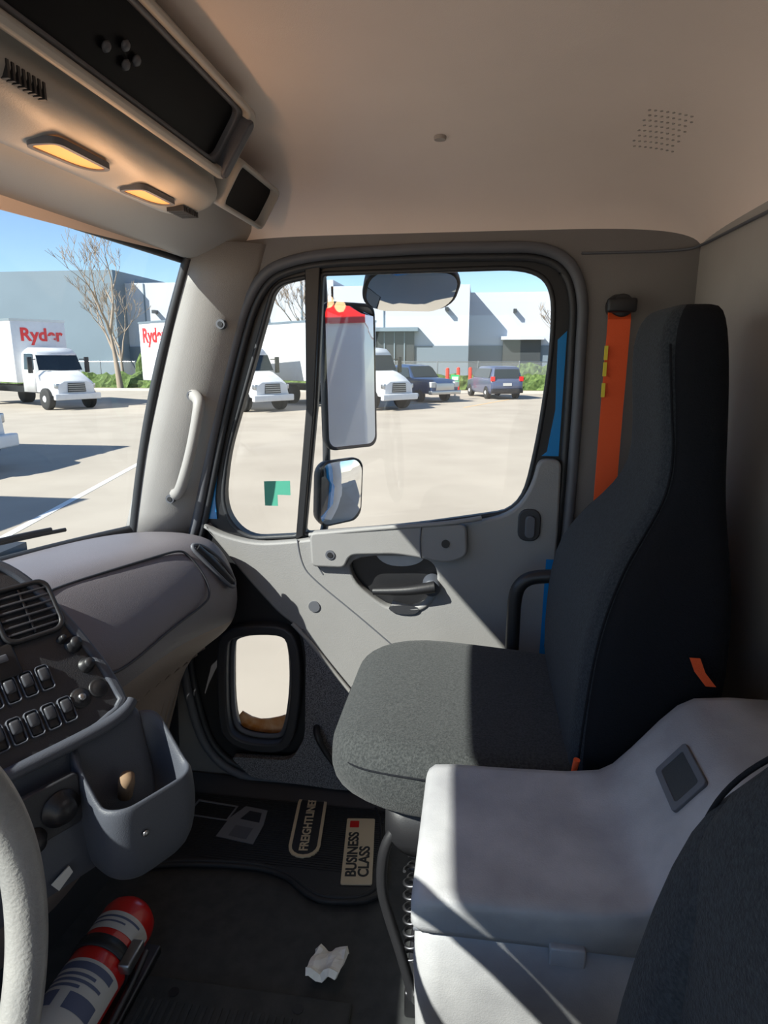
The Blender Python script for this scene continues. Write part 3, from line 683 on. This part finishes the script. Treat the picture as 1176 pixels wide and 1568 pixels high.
for k in range(3):box('mullion_%d'%k,-8.4+.9*k,-8.3+.9*k,59.6,59.72,-1.05,3.4,'bgrey',wh)
box('dock_door',2.2,5.6,62.7,62.95,-1.05,2.8,'bdark',wh);box('dock_canopy',2.0,5.8,61.8,62.95,2.8,3.1,'bwhite',wh)
for k in range(4):box('joint_%d'%k,-31+7.5*k,-30.9+7.5*k,59.92,60.01,2.3,7.9,'bgrey',wh)
for k,x in enumerate((-30,-20,-3,3)):
    box('wall_lamp_%d'%k,x,x+.3,59.3 if x<0 else 62.3,60 if x<0 else 63,5.2,5.5,'bdark',wh)
box('grey_joint',-45,-44.85,57.9,58,-1,8.8,'bband',wh)
fe2=empty('chain_link_fence')
mesh('mesh',[(-60,50,-.9),(30,50,-.9),(30,50,.9),(-60,50,.9)],[(0,1,2,3)],'chain',fe2)
for k in range(31):cyl('post_%d'%k,(-60+3*k,50,-.95),(-60+3*k,50,1.0),.04,.04,'metal',fe2,n=8)
cyl('rail',(-60,50,.92),(30,50,.92),.03,.03,'metal',fe2,n=8)
def blob(nm,x0,x1,y,w_,h,parent=None,m='hedge',seed=0):
    V=[];F=[];nx=int((x1-x0)/.3)+2;nj=11
    for i in range(nx):
        x=x0+(x1-x0)*i/(nx-1);e=min(1,(min(x-x0,x1-x)+.25)/.9)**.5
        for j in range(nj):
            a=math.pi*j/(nj-1);r=(1+.45*noise.noise(Vector((x*1.3,j*.9,seed))))*e
            V.append((x+.2*noise.noise(Vector((x,j,9+seed))),y-math.cos(a)*w_*r,-1.0+math.sin(a)*h*r))
    for i in range(nx-1):
        for j in range(nj-1):F.append((i*nj+j,i*nj+j+1,(i+1)*nj+j+1,(i+1)*nj+j))
    return mesh(nm,V,F,m,parent,smooth=False)
blob('hedge',-36,8,46.5,.8,1.0,seed=1)
blob('shrub',-26,-23.2,48.6,1.1,3.1,seed=5)
blob('shrub',2.5,6,52.5,.8,1.7,seed=8)
def tree(name,x,y,h,seed):
    rnd=random.Random(seed);cu=bpy.data.curves.new(name,'CURVE');cu.dimensions='3D';cu.bevel_depth=1;cu.bevel_resolution=1
    def br(p,d,l,r,dep):
        q=p.copy();pts=[(p,r)]
        for s in range(3):
            d=(d+Vector((rnd.uniform(-.18,.18),rnd.uniform(-.18,.18),.08))).normalized();q=q+d*l/3;pts.append((q.copy(),r*(1-.22*(s+1))))
        sp=cu.splines.new('POLY');sp.points.add(3)
        for i_,(a_,b_) in enumerate(pts):sp.points[i_].co=(*a_,1);sp.points[i_].radius=max(b_,.012)
        if dep>0:
            for s in range(3 if dep>1 else 4):
                nd=(d+Vector((rnd.uniform(-.8,.8),rnd.uniform(-.8,.8),rnd.uniform(-.1,.5)))).normalized()
                br(pts[rnd.choice((2,3,3))][0],nd,l*rnd.uniform(.55,.8),r*.5,dep-1)
    br(Vector((x,y,-1.05)),Vector((0,0,1)),h*.36,h*.022,5)
    o=bpy.data.objects.new(name+'_t',cu);COL.objects.link(o);bpy.context.view_layer.update()
    me=bpy.data.meshes.new_from_object(o.evaluated_get(bpy.context.evaluated_depsgraph_get()));bpy.data.objects.remove(o);me.materials.clear();me.name=name
    return addob(name,me,'bark')
tree('bare_tree',-25.6,45,11,3);tree('bare_tree',-27.5,49,8.5,21);tree('bare_tree',-13.0,52,9.5,7);tree('bare_tree',7.0,56,8,11);tree('bare_tree',-11.5,49,7.5,13)
def wheel(nm,x,y,r,w_,p):
    s=1 if y>0 else -1
    lathe(nm,(x,y-w_/2,r),(x,y+w_/2,r),[(0,r*.6),(0,r*.95),(.03,r),(w_-.03,r),(w_,r*.95),(w_,r*.6)],'tyre',p,n=24)
    lathe(nm+'_hub',(x,y+s*(w_/2-.06),r),(x,y+s*w_,r),[(0,r*.6),(.05,r*.58),(.06,r*.3),(.10,r*.2),(.10,0)],'white',p,n=20)
def box_truck(name,loc,ang,logo=None,front=False):
    g=empty(name)
    box('cargo_box',-6.4,-.1,-1.25,1.25,1.15,4.0,'white',g,bev=.04)
    box('box_roof_rail',-6.42,-.08,-1.27,1.27,3.9,4.0,'metal',g)
    box('chassis',-6.2,2.6,-.45,.45,.65,.95,'black',g)
    R=[]
    for x,z1,zs,hw in((.1,2.62,1.95,1.05),(.5,2.72,1.95,1.05),(1.1,2.66,1.93,1.04),(1.32,2.5,1.92,1.03)):
        R.append([(x,-hw,.75),(x,-hw,zs-.2),(x,-hw*.93,z1-.15),(x,-hw*.8,z1),(x,hw*.8,z1),(x,hw*.93,z1-.15),(x,hw,zs-.2),(x,hw,.75)])
    loft('cab_shell',R,'white',g)
    R=[[(1.28,-1.03,.75),(1.28,-1.03,1.55),(1.28,-.85,1.75),(1.28,.85,1.75),(1.28,1.03,1.55),(1.28,1.03,.75)],
       [(1.9,-.98,.75),(1.9,-.98,1.4),(1.9,-.75,1.65),(1.9,.75,1.65),(1.9,.98,1.4),(1.9,.98,.75)],
       [(2.6,-.93,.6),(2.6,-.9,1.2),(2.6,-.6,1.42),(2.6,.6,1.42),(2.6,.9,1.2),(2.6,.93,.6)],
       [(2.85,-.85,.6),(2.85,-.8,1.1),(2.85,-.5,1.25),(2.85,.5,1.25),(2.85,.8,1.1),(2.85,.85,.6)]]
    loft('hood',R,'white',g,bev=.03)
    mesh('windshield',[(1.30,-.93,2.42),(1.30,.93,2.42),(1.62,1.0,1.72),(1.62,-1.0,1.72)],[(0,1,2,3)],'carglass',g)
    for s in(-1,1):
        mesh('side_window_%d'%s,[(.35,s*1.065,1.75),(1.25,s*1.055,1.75),(1.15,s*1.0,2.45),(.35,s*1.0,2.45)],[(0,1,2,3)],'carglass',g)
        box('headlamp_%d'%s,2.62,2.84,min(s*.62,s*.90),max(s*.62,s*.90),.95,1.15,'metal',g,bev=.03)
        box('mirror_%d'%s,1.45,1.55,min(s*1.2,s*1.4),max(s*1.2,s*1.4),1.6,2.3,'black',g,bev=.02)
        cyl('mirror_arm_%d'%s,(1.4,s*1.0,2.2),(1.5,s*1.3,2.2),.02,.02,'black',g,n=6)
        wheel('front_wheel_%d'%s,2.05,s*.95,.48,.28,g);wheel('rear_wheel_%d'%s,-4.2,s*.92,.48,.5,g)
    mesh('grille',[(2.87,-.42,.78),(2.87,.42,.78),(2.87,.38,1.18),(2.87,-.38,1.18)],[(0,1,2,3)],'bdark',g,solid=.02)
    for k in range(4):box('grille_bar_%d'%k,2.87,2.90,-.4,.4,.84+.09*k,.86+.09*k,'metal',g)
    box('bumper',2.80,3.0,-1.05,1.05,.45,.72,'white',g,bev=.04)
    if logo is not None:
        mt_=Matrix.Translation((logo,-1.262,3.3))@Matrix.Rotation(math.radians(90),4,'X')
        text('logo','Ryder',.95,mt_,'redl',g,ext=.005,bold=.03)
    if front:
        mt_=Matrix.Translation((-.085,.10,3.28))@Matrix(((0,0,1,0),(1,0,0,0),(0,1,0,0),(0,0,0,1)))
        text('logo_front','Ryder',.80,mt_,'redl',g,ext=.005,bold=.025)
    g.matrix_world=Matrix.Translation((*loc,-1.05))@Matrix.Rotation(math.radians(ang),4,'Z')
    return g
box_truck('box_truck',(-20.2,28.9),-30,None,True)
box_truck('box_truck',(-11.0,29.2),-36,-4.9)
box_truck('box_truck',(-5.6,30.9),-40)
box_truck('box_truck',(-9.9,5.3),0)
box_truck('box_truck',(-12.6,11.6),0)
def car(name,loc,ang,paint,kind):
    g=empty(name)
    if kind=='suv':
        secs=[(-2.4,.55,1.0,.85),(-2.3,.35,1.1,.93),(-2.15,.30,1.78,.90),(-1.6,.28,1.82,.93),(.3,.28,1.80,.93),(.75,.28,1.70,.93),(1.25,.3,1.15,.93),(2.1,.3,1.05,.9),(2.4,.4,.8,.8)]
    else:
        secs=[(-2.9,.6,1.1,.9),(-2.8,.5,1.15,.97),(-1.0,.45,1.15,.98),(-.95,.45,1.85,.97),(0,.45,1.92,.97),(.7,.45,1.85,.97),(1.25,.45,1.25,.97),(2.6,.45,1.18,.95),(2.9,.5,.95,.88)]
    R=[]
    for x,z0,z1,h in secs:
        belt=1.12 if z1>1.4 else z1-.12
        R.append([(x,-h*.9,z0),(x,-h,z0+.15),(x,-h,belt),(x,-h*(.78 if z1>1.4 else .9),z1-.06),(x,-h*.65,z1),(x,h*.65,z1),(x,h*(.78 if z1>1.4 else .9),z1-.06),(x,h,belt),(x,h,z0+.15),(x,h*.9,z0)])
    loft('body',R,paint,g,bev=.02)
    if kind=='suv':
        for s in(-1,1):mesh('glass_%d'%s,[(-2.0,s*.935,1.17),(.95,s*.935,1.17),(.55,s*.79,1.66),(-1.9,s*.79,1.68)],[(0,1,2,3)],'carglass',g)
        mesh('rear_glass',[(-2.30,-.75,1.15),(-2.30,.75,1.15),(-2.19,.68,1.65),(-2.19,-.68,1.65)],[(0,1,2,3)],'carglass',g)
        mesh('front_glass',[(1.27,-.75,1.20),(1.27,.75,1.20),(.80,.68,1.68),(.80,-.68,1.68)],[(0,1,2,3)],'carglass',g)
        for s in(-1,1):box('tail_%d'%s,-2.38,-2.25,min(s*.72,s*.93),max(s*.72,s*.93),1.0,1.25,'redl',g)
        box('rear_bumper',-2.5,-2.2,-.9,.9,.35,.6,'black',g,bev=.04);box('plate',-2.42,-2.40,-.25,.25,.75,.9,'label',g)
    else:
        for s in(-1,1):mesh('glass_%d'%s,[(-.85,s*.985,1.22),(1.15,s*.985,1.22),(.75,s*.82,1.76),(-.8,s*.82,1.76)],[(0,1,2,3)],'carglass',g)
        mesh('front_glass',[(1.27,-.8,1.28),(1.27,.8,1.28),(.76,.7,1.82),(.76,-.7,1.82)],[(0,1,2,3)],'carglass',g)
        box('grille',2.82,2.95,-.6,.6,.6,1.0,'metal',g,bev=.03);box('bumper',2.75,3.05,-.97,.97,.42,.62,'metal',g,bev=.04)
        for s in(-1,1):box('headlamp_%d'%s,2.7,2.93,min(s*.62,s*.92),max(s*.62,s*.92),.78,1.05,'label',g,bev=.02)
    for s in(-1,1):
        wheel('wf_%d'%s,1.5 if kind=='suv' else 1.85,s*.84,.36,.24,g);wheel('wr_%d'%s,-1.5 if kind=='suv' else -1.9,s*.84,.36,.24,g)
    g.matrix_world=Matrix.Translation((*loc,-1.05))@Matrix.Rotation(math.radians(ang),4,'Z')
car('pickup_truck',(-3.6,36.6),-48,'carb','pickup')
car('suv',(.9,39.6),108,'cars','suv')
car('suv',(-8.6,41),-60,'cars','suv')
for x,y in((-3.2,45),(-1.9,42.5),(-1.3,45.1),(-.5,45),(-4.0,45)):
    g=empty('bollard');cyl('post',(x,y,-1.05),(x,y,.5),.12,.12,'bred',g,n=12);lathe('cap',(x,y,.5),(x,y,1),[(0,.12),(.08,.08),(.1,0)],'bred',g,n=12)
g=empty('green_bin_sign');box('sign',-1.45,-1.0,36.9,37,-.3,.3,'green',g);box('sign_white',-1.4,-1.05,36.88,36.9,.0,.2,'label',g);cyl('post',(-1.22,37,-1.05),(-1.22,37,.3),.05,.05,'metal',g,n=8)
box('base',-1.5,-.95,36.7,37.2,-1.05,-.85,'curb',g)
# ---------------------------------------------------------------- light
sd=Vector((.92,.80,-1.0)).normalized()
l=bpy.data.lights.new('sun','SUN');l.energy=10.4;l.angle=math.radians(.55);l.color=(1,.95,.87)
o=bpy.data.objects.new('sun',l);COL.objects.link(o);o.rotation_euler=sd.to_track_quat('-Z','Y').to_euler()
w=bpy.data.worlds.new('World');S.world=w;w.use_nodes=True
nt=w.node_tree;bgn=nt.nodes['Background'];sk_=nt.nodes.new('ShaderNodeTexSky')
sk_.sky_type='NISHITA';sk_.sun_disc=False;sk_.sun_elevation=math.asin(-sd.z);sk_.sun_rotation=math.atan2(-sd.x,-sd.y)
sk_.altitude=1500;sk_.air_density=1.0;sk_.dust_density=.1;sk_.ozone_density=3
nt.links.new(sk_.outputs[0],bgn.inputs[0]);bgn.inputs[1].default_value=.20
# ---------------------------------------------------------------- camera
cam=bpy.data.cameras.new('camera');cam.sensor_fit='VERTICAL';cam.sensor_height=24;cam.lens=24*1000/1568;cam.clip_start=.02;cam.clip_end=500
co=bpy.data.objects.new('camera',cam);COL.objects.link(co);co.location=(0,0,1.22)
co.rotation_euler=(math.radians(90-13.3),0,math.radians(8))
S.camera=co
